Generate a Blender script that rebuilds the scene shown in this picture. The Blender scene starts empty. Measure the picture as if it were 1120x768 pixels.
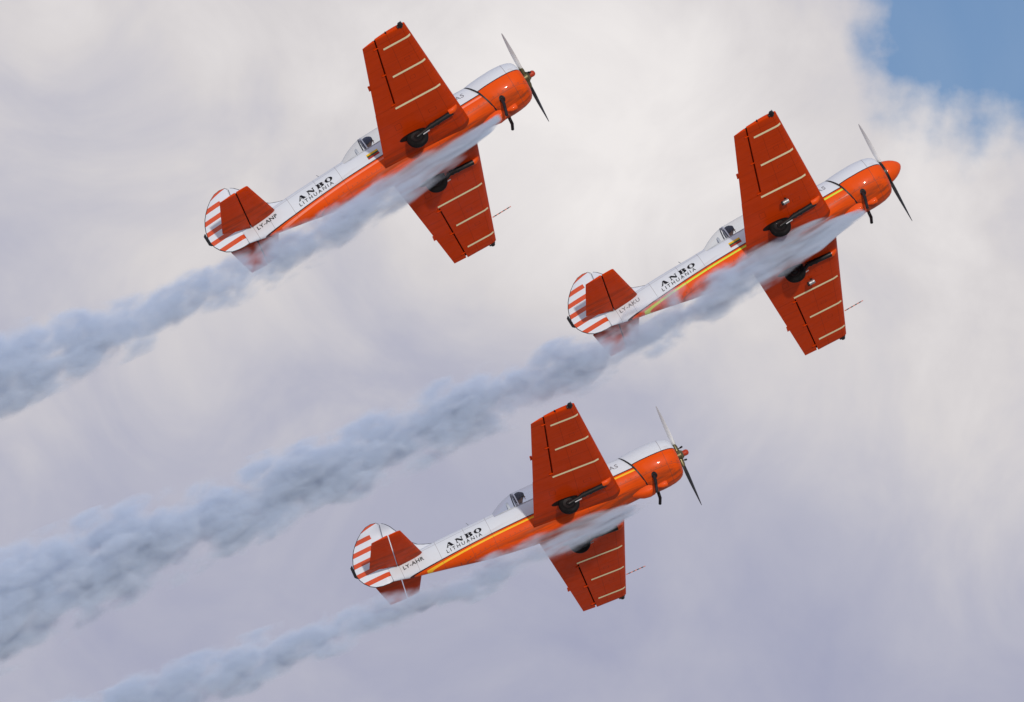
import bpy, bmesh, math, random
from mathutils import Matrix, Vector

random.seed(7)
S = bpy.context.scene
COL = S.collection
R = math.radians

# ------------------------------------------------------------------ camera
PITCH = 10.0
CAM_LOC = Vector((0, 0, 1.7))
cp, sp = math.cos(R(PITCH)), math.sin(R(PITCH))
W = Matrix(((1, 0, 0), (0, sp, cp), (0, -cp, sp)))       # right / down / forward -> world
cam_d = bpy.data.cameras.new('camera')
cam = bpy.data.objects.new('camera', cam_d)
COL.objects.link(cam)
cam.location = CAM_LOC
cam.rotation_euler = (R(90 + PITCH), 0, 0)
cam_d.sensor_fit = 'HORIZONTAL'
cam_d.sensor_width = 36.0
cam_d.lens = 400.0
cam_d.clip_start = 1.0
cam_d.clip_end = 60000.0
S.camera = cam

# ------------------------------------------------------------------ sun and sky
SUN_CAM = Vector((0.15, -0.30, -0.94))                   # towards the sun: right, down, forward of the lens
SUN_DIR = (W @ SUN_CAM).normalized()
sun_el = math.asin(SUN_DIR.z)
sun_az = math.atan2(SUN_DIR.x, SUN_DIR.y)
sun_d = bpy.data.lights.new('sun', 'SUN')
sun_d.energy = 2.2
sun_d.angle = R(2.0)
sun_d.color = (1.0, 0.93, 0.83)
sun = bpy.data.objects.new('sun', sun_d)
COL.objects.link(sun)
sun.rotation_euler = SUN_DIR.to_track_quat('Z', 'Y').to_euler()
sun.location = (0, -50, 80)

world = bpy.data.worlds.new('World')
S.world = world
world.use_nodes = True

S.view_settings.view_transform = 'Standard'
S.view_settings.look = 'None'
S.view_settings.exposure = 0.0
S.view_settings.gamma = 1.0
S.view_settings.use_curve_mapping = False
S.cycles.use_denoising = True
S.cycles.max_bounces = 8
S.cycles.diffuse_bounces = 3
S.cycles.glossy_bounces = 3
S.cycles.transparent_max_bounces = 16
S.cycles.volume_bounces = 4
S.cycles.volume_max_steps = 512


class NT:
    """Small helper that writes node maths as calls."""
    def __init__(s, tree):
        s.t = tree
        s.n = tree.nodes
        s.l = tree.links

    def put(s, node, key, v):
        if v is None:
            return
        if isinstance(v, bpy.types.NodeSocket):
            s.l.new(v, node.inputs[key])
        else:
            node.inputs[key].default_value = v

    def m(s, op, a, b=None, c=None, clamp=False):
        n = s.n.new('ShaderNodeMath')
        n.operation = op
        n.use_clamp = clamp
        s.put(n, 0, a); s.put(n, 1, b); s.put(n, 2, c)
        return n.outputs[0]

    def vm(s, op, a, b=None):
        n = s.n.new('ShaderNodeVectorMath')
        n.operation = op
        s.put(n, 0, a); s.put(n, 1, b)
        return n.outputs['Value'] if op in ('DOT_PRODUCT', 'LENGTH', 'DISTANCE') else n.outputs['Vector']

    def sep(s, v):
        n = s.n.new('ShaderNodeSeparateXYZ')
        s.put(n, 0, v)
        return n.outputs

    def comb(s, x, y, z):
        n = s.n.new('ShaderNodeCombineXYZ')
        s.put(n, 0, x); s.put(n, 1, y); s.put(n, 2, z)
        return n.outputs[0]

    def noise(s, vec, scale, detail=4, rough=0.55, dist=0.0, lac=2.0):
        n = s.n.new('ShaderNodeTexNoise')
        s.put(n, 'Vector', vec)
        s.put(n, 'Scale', scale); s.put(n, 'Detail', detail); s.put(n, 'Roughness', rough)
        s.put(n, 'Lacunarity', lac); s.put(n, 'Distortion', dist)
        return n.outputs[0]

    def mr(s, v, a, b, c=0.0, d=1.0, smooth=True):
        n = s.n.new('ShaderNodeMapRange')
        n.interpolation_type = 'SMOOTHSTEP' if smooth else 'LINEAR'
        s.put(n, 0, v); s.put(n, 1, a); s.put(n, 2, b); s.put(n, 3, c); s.put(n, 4, d)
        return n.outputs[0]

    def mix(s, f, a, b):
        n = s.n.new('ShaderNodeMix')
        n.data_type = 'RGBA'
        s.put(n, 0, f); s.put(n, 6, a); s.put(n, 7, b)
        return n.outputs[2]

    def ramp(s, v, stops, interp='LINEAR'):
        n = s.n.new('ShaderNodeValToRGB')
        n.color_ramp.interpolation = interp
        e = n.color_ramp.elements
        e[0].position, e[0].color = stops[0]
        e[1].position, e[1].color = stops[1]
        for p, c in stops[2:]:
            x = e.new(p)
            x.color = c
        s.put(n, 0, v)
        return n.outputs[0]


def build_world():
    k = NT(world.node_tree)
    k.n.clear()
    out = k.n.new('ShaderNodeOutputWorld')
    sky = k.n.new('ShaderNodeTexSky')
    sky.sky_type = 'NISHITA'
    sky.sun_disc = False
    sky.sun_elevation = sun_el
    sky.sun_rotation = sun_az
    sky.air_density = 1.0
    sky.dust_density = 1.2
    sky.ozone_density = 5.5
    bg = k.n.new('ShaderNodeBackground')
    k.l.new(sky.outputs[0], bg.inputs[0])
    bg.inputs[1].default_value = 0.12
    tc = k.n.new('ShaderNodeTexCoord')
    d = tc.outputs['Generated']
    ax = [W.col[0], -W.col[1], W.col[2]]
    half = 18.0 / 400.0
    u = k.m('DIVIDE', k.vm('DOT_PRODUCT', d, tuple(ax[0])), half)
    v = k.m('DIVIDE', k.vm('DOT_PRODUCT', d, tuple(ax[1])), half)
    # the banks of cloud: fine structure rides on the sky direction
    n_big = k.noise(d, 16.0, 3, 0.5)
    n_mid = k.noise(d, 55.0, 5, 0.55, 0.6)
    n_fine = k.noise(k.vm('ADD', d, (0.91, 0.43, 0.29)), 170.0, 5, 0.55)
    n_edge = k.noise(k.vm('ADD', d, (0.37, 0.11, 0.73)), 70.0, 4, 0.5)
    # gap of blue sky
    du = k.m('SUBTRACT', u, 1.15)
    dv = k.m('SUBTRACT', v, 0.96)
    dist = k.m('SQRT', k.m('ADD', k.m('MULTIPLY', du, du), k.m('MULTIPLY', dv, dv)))
    wob = k.m('ADD', k.m('MULTIPLY', k.m('SUBTRACT', n_edge, 0.5), 0.42),
              k.m('MULTIPLY', k.m('SUBTRACT', n_fine, 0.5), 0.22))
    gap = k.mr(k.m('ADD', dist, wob), 0.46, 0.65)
    far_gap = k.mr(k.noise(d, 2.2, 5, 0.55), 0.33, 0.43)
    near = k.mr(k.vm('DOT_PRODUCT', d, tuple(ax[2])), 0.95, 0.985)
    far_gap = k.m('MAXIMUM', far_gap, near)
    gap = k.m('MAXIMUM', gap, 0.21)                       # thin high veil over the blue
    mask = k.m('MULTIPLY', gap, far_gap)
    # tone of the cloud
    def blob(cx, cy, rx, ry, amp):
        a = k.m('DIVIDE', k.m('SUBTRACT', u, cx), rx)
        b = k.m('DIVIDE', k.m('SUBTRACT', v, cy), ry)
        q = k.m('ADD', k.m('MULTIPLY', a, a), k.m('MULTIPLY', b, b))
        return k.m('MULTIPLY', k.m('EXPONENT', k.m('MULTIPLY', q, -1.0)), amp)
    t = k.m('ADD', 0.30, k.m('MULTIPLY', k.m('SUBTRACT', n_big, 0.5), 0.25))
    for b in ((0.02, 0.50, 0.75, 0.42, 0.55), (0.55, 0.15, 0.55, 0.35, 0.32), (1.00, -0.10, 0.30, 0.35, 0.30),
              (-0.75, 0.10, 0.45, 0.30, 0.18), (-0.85, 0.70, 0.45, 0.28, 0.22), (0.70, -0.62, 0.75, 0.35, -0.16),
              (-0.55, -0.66, 0.5, 0.26, -0.10), (-0.62, 0.44, 0.28, 0.12, -0.12)):
        t = k.m('ADD', t, blob(*b))
    t = k.m('ADD', t, k.m('MULTIPLY', k.m('SUBTRACT', n_mid, 0.5), 0.76))
    t = k.m('ADD', t, k.m('MULTIPLY', k.m('SUBTRACT', n_fine, 0.5), 0.10))
    colr = k.ramp(t, [(0.0, (0.355, 0.37, 0.505, 1)), (1.0, (0.86, 0.825, 0.815, 1)),
                      (0.35, (0.47, 0.472, 0.565, 1)), (0.68, (0.68, 0.65, 0.66, 1))])
    cl = k.n.new('ShaderNodeBackground')
    k.l.new(colr, cl.inputs[0])
    cl.inputs[1].default_value = 1.0
    mx = k.n.new('ShaderNodeMixShader')
    k.l.new(mask, mx.inputs[0])
    k.l.new(bg.outputs[0], mx.inputs[1])
    k.l.new(cl.outputs[0], mx.inputs[2])
    k.l.new(mx.outputs[0], out.inputs[0])


build_world()


# ------------------------------------------------------------------ materials
def new_mat(name):
    m = bpy.data.materials.new(name)
    m.use_nodes = True
    k = NT(m.node_tree)
    b = k.n['Principled BSDF']
    return m, k, b


def plain(name, col, rough=0.4, metal=0.0, coat=0.0, wear=0.12, scale=3.0):
    m, k, b = new_mat(name)
    tc = k.n.new('ShaderNodeTexCoord').outputs['Object']
    n = k.noise(tc, scale, 5, 0.6)
    lo = tuple(c * (1 - wear) for c in col) + (1,)
    hi = tuple(min(1, c * (1 + wear)) for c in col) + (1,)
    k.l.new(k.mix(k.mr(n, 0.3, 0.7), lo, hi), b.inputs['Base Color'])
    k.l.new(k.mr(k.noise(tc, scale * 2.3, 4), 0.3, 0.7, rough * 0.8, rough * 1.25), b.inputs['Roughness'])
    b.inputs['Metallic'].default_value = metal
    b.inputs['Coat Weight'].default_value = coat
    b.inputs['Coat Roughness'].default_value = 0.05
    if metal == 0:
        b.inputs['Specular IOR Level'].default_value = 0.2
    return m


ORANGE = (0.76, 0.078, 0.0012)
WHITE = (0.69, 0.735, 0.80)
M = {}
M['orange'] = plain('orange_paint', ORANGE, 0.5, 0, 0.12, 0.07)
M['white'] = plain('white_paint', WHITE, 0.28, 0, 0.5, 0.04)
M['cream'] = plain('cream_stripe_paint', (0.97, 0.88, 0.56), 0.5, 0, 0, 0.04)
M['black'] = plain('black_paint', (0.012, 0.012, 0.014), 0.45, 0, 0, 0.2)
for _n in ('black',):
    M[_n].node_tree.nodes['Principled BSDF'].inputs['Specular IOR Level'].default_value = 0.3
M['rubber'] = plain('tyre_rubber', (0.006, 0.006, 0.007), 0.8, 0, 0, 0.2)
M['gap_shade'] = plain('recess_shade_paint', (0.016, 0.005, 0.004), 0.8, 0, 0, 0.2)  # near-black colour standing for the shade inside gaps and recesses
M['steel'] = plain('dull_steel', (0.42, 0.43, 0.45), 0.5, 0.8, 0, 0.08, 8)
M['brass'] = plain('olive_hub_metal', (0.17, 0.145, 0.075), 0.35, 0.7, 0, 0.2, 9)
M['nut'] = plain('red_hub_nut', (0.42, 0.045, 0.02), 0.35)
M['exhaust'] = plain('sooty_exhaust_steel', (0.03, 0.03, 0.034), 0.4, 0.8, 0, 0.3, 9)
M['blade_back'] = plain('blade_matt_black', (0.018, 0.018, 0.02), 0.42, 0, 0, 0.2)
M['blade_face'] = plain('blade_pale_grey', (0.80, 0.81, 0.82), 0.35, 0, 0, 0.06)
M['tub'] = plain('cockpit_grey', (0.62, 0.65, 0.68), 0.6)
M['frame'] = plain('canopy_frame_grey', (0.22, 0.24, 0.28), 0.4)
M['rail'] = plain('canopy_rail_grey', (0.45, 0.48, 0.52), 0.4)
M['strap'] = plain('black_seat_cloth', (0.02, 0.02, 0.022), 0.8)
M['ink'] = plain('black_lettering', (0.012, 0.012, 0.016), 0.5)
M['ink_soft'] = plain('grey_lettering', (0.20, 0.20, 0.23), 0.5)
M['flag_y'] = plain('flag_yellow', (0.80, 0.50, 0.02), 0.5)
M['flag_g'] = plain('flag_green', (0.05, 0.09, 0.045), 0.5)
M['flag_r'] = plain('flag_red', (0.42, 0.03, 0.025), 0.5)
M['suit'] = plain('flying_suit_cloth', (0.05, 0.06, 0.09), 0.85)
M['skin'] = plain('face_skin', (0.30, 0.17, 0.12), 0.6)
M['visor'] = plain('dark_goggles', (0.02, 0.025, 0.04), 0.12)


def livery(name, edge, stripe=None, joints=(-1.62, -2.3, -4.42, -4.95, -5.62, -6.15, -6.52), rows=(-0.28, 0.36)):
    """white above, dark pinstripe, orange below, with the coloured cheat line of each plane."""
    m, k, b = new_mat(name)
    tc = k.n.new('ShaderNodeTexCoord').outputs['Object']
    x, y, z = k.sep(tc)
    n = k.noise(tc, 2.5, 5, 0.6)
    wh = k.mix(n, tuple(c * 0.95 for c in WHITE) + (1,), WHITE + (1,))
    ora = k.mix(n, tuple(c * 0.90 for c in ORANGE) + (1,), tuple(c * 1.08 for c in ORANGE) + (1,))
    dz = k.m('SUBTRACT', z, edge)
    col = k.mix(k.m('GREATER_THAN', dz, 0.0), ora, wh)
    pin = k.m('LESS_THAN', k.m('ABSOLUTE', dz), 0.011)
    col = k.mix(pin, col, (0.055, 0.012, 0.012, 1))
    if stripe:
        s = k.m('LESS_THAN', k.m('ABSOLUTE', k.m('ADD', dz, 0.062)), 0.020)
        s = k.m('MULTIPLY', s, k.m('GREATER_THAN', x, -6.02))
        col = k.mix(s, col, stripe)
    line = None
    for s_, lst in ((x, joints), (z, rows)):
        for p in lst:
            q = k.m('LESS_THAN', k.m('ABSOLUTE', k.m('SUBTRACT', s_, p)), 0.005)
            line = q if line is None else k.m('MAXIMUM', line, q)
    # rows of fasteners along the joints
    dots = k.m('MULTIPLY', k.m('LESS_THAN', k.m('PINGPONG', x, 0.06), 0.012), k.m('LESS_THAN', k.m('ABSOLUTE', k.m('SUBTRACT', z, rows[0] + 0.03)), 0.011))
    line = k.m('MAXIMUM', line, dots)
    col = k.mix(k.m('MULTIPLY', line, 0.45), col, (0.10, 0.06, 0.05, 1))
    # oil and soot drawn back along the belly
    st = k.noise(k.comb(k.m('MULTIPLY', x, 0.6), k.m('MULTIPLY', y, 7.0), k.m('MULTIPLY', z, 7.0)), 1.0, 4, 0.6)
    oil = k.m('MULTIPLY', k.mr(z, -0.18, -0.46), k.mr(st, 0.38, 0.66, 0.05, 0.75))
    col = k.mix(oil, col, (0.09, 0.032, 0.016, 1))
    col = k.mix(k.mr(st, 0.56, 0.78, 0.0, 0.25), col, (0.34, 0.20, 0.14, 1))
    k.l.new(col, b.inputs['Base Color'])
    k.l.new(k.mr(k.noise(tc, 6.0, 4), 0.3, 0.7, 0.36, 0.52), b.inputs['Roughness'])
    b.inputs['Specular IOR Level'].default_value = 0.1
    b.inputs['Coat Weight'].default_value = 0.18
    b.inputs['Coat Roughness'].default_value = 0.05
    return m


def wing_material():
    """deep orange with faint panel joints, inspection hatches, chordwise grime and exhaust staining."""
    m, k, b = new_mat('wing_paint')
    tc = k.n.new('ShaderNodeTexCoord').outputs['Object']
    x, y, z = k.sep(tc)
    ay = k.m('ABSOLUTE', y)
    n = k.noise(tc, 1.6, 5, 0.6)
    st = k.noise(k.comb(k.m('MULTIPLY', x, 0.7), k.m('MULTIPLY', y, 9.0), z), 1.0, 4, 0.6)
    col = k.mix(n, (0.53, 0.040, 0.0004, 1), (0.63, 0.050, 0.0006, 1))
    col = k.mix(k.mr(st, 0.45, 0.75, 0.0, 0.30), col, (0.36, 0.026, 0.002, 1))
    line = None
    for p in (0.72, 1.28, 1.72, 2.24, 2.7, 3.75, 4.52):
        q = k.m('LESS_THAN', k.m('ABSOLUTE', k.m('SUBTRACT', ay, p)), 0.006)
        line = q if line is None else k.m('MAXIMUM', line, q)
    for off in (0.0, -0.62):
        xs = k.m('ADD', x, k.m('MULTIPLY', ay, 0.06 if off == 0.0 else 0.0))
        q = k.m('LESS_THAN', k.m('ABSOLUTE', k.m('SUBTRACT', xs, -1.78 + off)), 0.006)
        line = k.m('MAXIMUM', line, q)
    col = k.mix(k.m('MULTIPLY', line, 0.35), col, (0.12, 0.012, 0.003, 1))
    for (hx, hy, sx, sy) in ((-2.15, 1.48, 0.09, 0.06), (-2.25, 2.9, 0.06, 0.06), (-2.2, 3.6, 0.06, 0.06), (-2.95, 1.5, 0.07, 0.11)):
        dx = k.m('DIVIDE', k.m('ABSOLUTE', k.m('SUBTRACT', x, hx)), sx)
        dy = k.m('DIVIDE', k.m('ABSOLUTE', k.m('SUBTRACT', ay, hy)), sy)
        mx = k.m('MAXIMUM', dx, dy)
        rim = k.m('MULTIPLY', k.m('GREATER_THAN', mx, 0.86), k.m('LESS_THAN', mx, 1.0))
        col = k.mix(k.m('MULTIPLY', rim, 0.5), col, (0.12, 0.012, 0.003, 1))
    soot = k.m('MULTIPLY', k.mr(ay, 1.1, 0.35), k.mr(st, 0.35, 0.65, 0.1, 0.65))
    col = k.mix(soot, col, (0.10, 0.03, 0.015, 1))
    k.l.new(col, b.inputs['Base Color'])
    k.l.new(k.mr(k.noise(tc, 5.0, 4), 0.3, 0.7, 0.38, 0.55), b.inputs['Roughness'])
    b.inputs['Specular IOR Level'].default_value = 0.08
    b.inputs['Coat Weight'].default_value = 0.07
    b.inputs['Coat Roughness'].default_value = 0.06
    bp = k.n.new('ShaderNodeBump')
    bp.inputs['Strength'].default_value = 0.25
    bp.inputs['Distance'].default_value = 0.01
    k.l.new(k.noise(tc, 4.5, 2, 0.5), bp.inputs['Height'])
    k.l.new(bp.outputs[0], b.inputs['Normal'])
    return m


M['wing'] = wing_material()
M['cowl'] = livery('cowl_livery', 0.02, None, (-0.34, -0.345), (-0.30,))


def rudder_material():
    m, k, b = new_mat('rudder_stripes')
    tc = k.n.new('ShaderNodeTexCoord').outputs['Object']
    x, y, z = k.sep(tc)
    ph = k.m('PINGPONG', k.m('SUBTRACT', z, 0.245), 0.125)          # 0 on each band's middle
    band = k.m('LESS_THAN', ph, 0.055)
    band = k.m('MULTIPLY', band, k.m('LESS_THAN', z, 1.36))
    short = k.m('MULTIPLY', k.m('GREATER_THAN', z, 1.1), k.m('GREATER_THAN', x, -6.80))
    band = k.m('MULTIPLY', band, k.m('SUBTRACT', 1.0, short))
    cap = k.m('GREATER_THAN', k.m('SUBTRACT', z, k.m('MULTIPLY', k.m('ADD', x, 6.9), 0.22)), 1.435)
    band = k.m('MAXIMUM', band, cap)
    k.l.new(k.mix(band, WHITE + (1,), (0.62, 0.075, 0.015, 1)), b.inputs['Base Color'])
    b.inputs['Roughness'].default_value = 0.3
    b.inputs['Coat Weight'].default_value = 0.4
    return m


M['rudder'] = rudder_material()


def glass_material():
    m, k, b = new_mat('canopy_glass')
    k.n.remove(b)
    tr = k.n.new('ShaderNodeBsdfTransparent')
    tr.inputs[0].default_value = (0.93, 0.95, 0.97, 1)
    gl = k.n.new('ShaderNodeBsdfGlossy')
    gl.inputs['Roughness'].default_value = 0.04
    fr = k.n.new('ShaderNodeLayerWeight')
    fr.inputs[0].default_value = 0.5
    mx = k.n.new('ShaderNodeMixShader')
    k.l.new(k.m('ADD', 0.05, k.m('MULTIPLY', k.m('POWER', fr.outputs['Facing'], 4.0), 0.6)), mx.inputs[0])
    k.l.new(tr.outputs[0], mx.inputs[1])
    k.l.new(gl.outputs[0], mx.inputs[2])
    k.l.new(mx.outputs[0], k.n['Material Output'].inputs[0])
    return m


M['glass'] = glass_material()


def grass_material():
    m, k, b = new_mat('airfield_concrete')
    tc = k.n.new('ShaderNodeTexCoord').outputs['Object']
    n = k.noise(tc, 0.02, 6, 0.6)
    n2 = k.noise(tc, 1.5, 6, 0.65)
    c = k.mix(k.mr(n, 0.35, 0.65), (0.43, 0.40, 0.34, 1), (0.50, 0.46, 0.39, 1))
    c = k.mix(k.m('MULTIPLY', k.mr(n2, 0.3, 0.7), 0.5), c, (0.40, 0.37, 0.31, 1))
    k.l.new(c, b.inputs['Base Color'])
    b.inputs['Roughness'].default_value = 0.95
    return m


# ------------------------------------------------------------------ mesh helpers
def link(name, verts, faces, mats, parent=None, fmat=None, smooth=True, sharp=None):
    me = bpy.data.meshes.new(name)
    me.from_pydata([tuple(v) for v in verts], [], faces)
    for mm in (mats if isinstance(mats, (list, tuple)) else [mats]):
        me.materials.append(mm)
    if fmat:
        me.polygons.foreach_set('material_index', fmat)
    bm = bmesh.new()
    bm.from_mesh(me)
    bmesh.ops.remove_doubles(bm, verts=bm.verts, dist=1e-5)
    bmesh.ops.recalc_face_normals(bm, faces=bm.faces)
    for f in bm.faces:
        f.smooth = smooth
    if smooth and sharp:
        for e in bm.edges:
            if len(e.link_faces) == 2 and e.calc_face_angle(0) > R(sharp):
                e.smooth = False
    bm.to_mesh(me)
    bm.free()
    me.update()
    o = bpy.data.objects.new(name, me)
    COL.objects.link(o)
    if parent:
        o.parent = parent
    return o


class MB:
    def __init__(s):
        s.v, s.f, s.mi = [], [], []

    def add(s, v, f, mi=0):
        o = len(s.v)
        s.v += [Vector(p) for p in v]
        s.f += [tuple(i + o for i in q) for q in f]
        s.mi += [mi] * len(f)

    def loft(s, rings, cap=True, closed=True, mi=0):
        n = len(rings[0])
        v = [p for r in rings for p in r]
        f = []
        for i in range(len(rings) - 1):
            for j in range(n if closed else n - 1):
                a, b = i * n + j, i * n + (j + 1) % n
                f.append((a, b, b + n, a + n))
        if cap and closed:
            f.append(tuple(range(n)))
            f.append(tuple((len(rings) - 1) * n + j for j in range(n)))
        s.add(v, f, mi)

    def tube(s, pts, rad, n=12, mi=0, cap=True):
        pts = [Vector(p) for p in pts]
        if not isinstance(rad, (list, tuple)):
            rad = [rad] * len(pts)
        rings = []
        up = None
        for i, p in enumerate(pts):
            a = pts[max(i - 1, 0)]
            b = pts[min(i + 1, len(pts) - 1)]
            t = (b - a).normalized()
            if up is None:
                up = Vector((0, 0, 1)) if abs(t.z) < 0.9 else Vector((1, 0, 0))
            s1 = t.cross(up).normalized()
            u1 = s1.cross(t).normalized()
            up = u1
            rings.append([p + rad[i] * (math.cos(2 * math.pi * j / n) * s1 + math.sin(2 * math.pi * j / n) * u1) for j in range(n)])
        s.loft(rings, cap, True, mi)

    def box(s, c, d, mi=0, rot=None):
        vs = []
        for x in (-.5, .5):
            for y in (-.5, .5):
                for z in (-.5, .5):
                    p = Vector((x * d[0], y * d[1], z * d[2]))
                    if rot:
                        p = rot @ p
                    vs.append(Vector(c) + p)
        s.add(vs, [(0, 1, 3, 2), (4, 6, 7, 5), (0, 4, 5, 1), (2, 3, 7, 6), (0, 2, 6, 4), (1, 5, 7, 3)], mi)

    def build(s, name, mats, parent=None, smooth=True, sharp=35):
        return link(name, s.v, s.f, mats, parent, s.mi, smooth, sharp)


def lerp_table(tab, x):
    """tab rows sorted by descending x; Catmull-free smooth interpolation."""
    if x >= tab[0][0]:
        return tab[0][1:]
    for i in range(len(tab) - 1):
        x0, x1 = tab[i][0], tab[i + 1][0]
        if x <= x0 and x >= x1:
            t = (x0 - x) / (x0 - x1)
            res = []
            for c in range(1, len(tab[0])):
                p0 = tab[max(i - 1, 0)]; p1 = tab[i]; p2 = tab[i + 1]; p3 = tab[min(i + 2, len(tab) - 1)]
                h = x0 - x1
                m1 = (p2[c] - p0[c]) / max(p0[0] - p2[0], 1e-6) * h
                m2 = (p3[c] - p1[c]) / max(p1[0] - p3[0], 1e-6) * h
                t2, t3 = t * t, t * t * t
                res.append((2*t3-3*t2+1)*p1[c] + (t3-2*t2+t)*m1 + (-2*t3+3*t2)*p2[c] + (t3-t2)*m2)
            return res
    return tab[-1][1:]


# ------------------------------------------------------------------ the aeroplane in its own frame
# x forward from the propeller hub, y to the left wing, z up; metres
FUS = [(-0.80, .465, .455, -.485), (-1.25, .465, .470, -.505), (-1.6, .46, .49, -.525), (-2.2, .44, .50, -.55),
       (-3.0, .42, .50, -.54), (-3.66, .40, .505, -.50), (-4.25, .375, .51, -.43), (-4.6, .345, .505, -.385),
       (-5.1, .295, .505, -.29), (-5.5, .245, .50, -.205), (-6.0, .18, .475, -.11), (-6.3, .13, .455, -.06),
       (-6.6, .08, .43, .015), (-6.755, .05, .41, .05)]
NEXP = 2.25
SILL = 0.315


def fus_half_width(x, z):
    a, zt, zb = lerp_table(FUS, x)
    zc, b = (zt + zb) / 2, (zt - zb) / 2
    q = min(abs((z - zc) / b), 0.999)
    return a * (1 - q ** NEXP) ** (1 / NEXP)


def sgnpow(v, p):
    return math.copysign(abs(v) ** p, v)


def fus_ring(x, n=64):
    a, zt, zb = lerp_table(FUS, x)
    zc, b = (zt + zb) / 2, (zt - zb) / 2
    ring = []
    for j in range(n):
        t = 2 * math.pi * (j + 0.5) / n
        y = a * sgnpow(math.cos(t), 2 / NEXP)
        z = zc + b * sgnpow(math.sin(t), 2 / NEXP)
        if -4.215 < x < -2.04:
            z = min(z, SILL)
        ring.append(Vector((x, y, z)))
    return ring


def make_fuselage(parent, mat):
    xs = [-0.80]
    while xs[-1] > -6.70:
        xs.append(round(xs[-1] - 0.06, 4))
    xs += [-4.21, -4.22, -2.03, -2.045, -6.755]
    xs = sorted(set(xs), reverse=True)
    rings = [fus_ring(x) for x in xs]
    mb = MB()
    n = 64
    v = [p for r in rings for p in r]
    f = []
    for i in range(len(rings) - 1):
        for j in range(n):
            a, b = i * n + j, i * n + (j + 1) % n
            q = (a, b, b + n, a + n)
            top = all(v[t].z > SILL - 1e-4 and abs(v[t].y) < 0.285 for t in q)
            if top and -3.85 < v[a].x < -2.3 and -3.85 < v[a + n].x < -2.3:
                continue
            f.append(q)
    f.append(tuple(range(n)))
    f.append(tuple((len(rings) - 1) * n + j for j in range(n)))
    mb.add(v, f)
    fz = mb.build('fuselage', mat, parent, True, 40)
    return fz


def make_cockpit(parent):
    mb = MB()
    x0, x1, w, zt, zb = -3.86, -2.28, 0.31, SILL - 0.012, -0.36
    v = [(x0, -w, zt), (x1, -w, zt), (x1, w, zt), (x0, w, zt), (x0, -w*.85, zb), (x1, -w*.85, zb), (x1, w*.85, zb), (x0, w*.85, zb)]
    mb.add(v, [(4, 5, 6, 7), (0, 1, 5, 4), (1, 2, 6, 5), (2, 3, 7, 6), (3, 0, 4, 7)])
    o = mb.build('cockpit_tub', M['tub'], parent, False)
    mb = MB()
    rings = []
    for x, z, w in ((-3.20, -.22, .20), (-3.62, -.24, .21), (-3.72, -.10, .21), (-3.79, .22, .20), (-3.80, .42, .17), (-3.80, .58, .11), (-3.80, .64, .06)):
        rings.append([Vector((x, -w, z)), Vector((x, w, z)), Vector((x - .05, w, z - .02)), Vector((x - .05, -w, z - .02))])
    mb.loft(rings)
    mb.build('seat', M['tub'], parent, True, 30)
    mb = MB()
    mb.box((-2.42, 0, .26), (0.12, .52, .26))
    mb.box((-2.50, 0, .30), (0.05, .30, .14), 0)
    mb.build('instrument_panel', M['black'], parent, False)


CAN = [(-2.04, .30, .36), (-2.2, .345, .52), (-2.42, .365, .68), (-2.7, .37, .765), (-3.09, .37, .79), (-3.5, .365, .79),
       (-3.66, .36, .782), (-3.85, .345, .725), (-4.0, .325, .652), (-4.12, .30, .58), (-4.255, .27, .485)]


def can_ring(x, grow=0.0, n=25):
    w, zt = lerp_table(CAN, x)
    w = min(w, fus_half_width(x, SILL) - 0.005)
    h = zt - SILL
    return [Vector((x, (w + grow) * sgnpow(math.cos(math.pi * j / (n - 1)), .85), SILL + 0.003 + (h + grow) * math.sin(math.pi * j / (n - 1)) ** .95)) for j in range(n)]


def make_canopy(parent):
    xs = [-2.04 - i * (4.255 - 2.04) / 36 for i in range(37)]
    mb = MB()
    mb.loft([can_ring(x) for x in xs], False, False)
    c = mb.build('canopy', M['glass'], parent, True)
    for x, th, mt in ((-3.67, .026, M['frame']), (-3.62, .026, M['white']), (-2.45, .03, M['frame']), (-4.235, .03, M['white'])):
        mb = MB()
        a, b = can_ring(x + th / 2, .006), can_ring(x - th / 2, .006)
        ai, bi = can_ring(x + th / 2, -.006), can_ring(x - th / 2, -.006)
        mb.loft([a, b, bi, ai, a], False, False)
        mb.build('canopy_frame', mt, c, True, 30)
    for sg in (-1, 1):
        mb = MB()
        pts = []
        for i in range(20):
            x = -2.1 - i * (4.2 - 2.1) / 19
            w, zt = lerp_table(CAN, x)
            w = min(w, fus_half_width(x, SILL) - 0.005)
            pts.append((x, sg * (w + .004), SILL + .012))
        mb.tube(pts, .010, 6)
        mb.build('canopy_rail', M['rail'], c)
    return c


def cowl_back(z):
    return -1.04 - (.45 if z > 0 else .30) * z


COWL = [(-.050, .315), (-.058, .35), (-.075, .385), (-.11, .43), (-.18, .472), (-.30, .508), (-.45, .526), (-.60, .533), (-.80, .528)]


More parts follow.
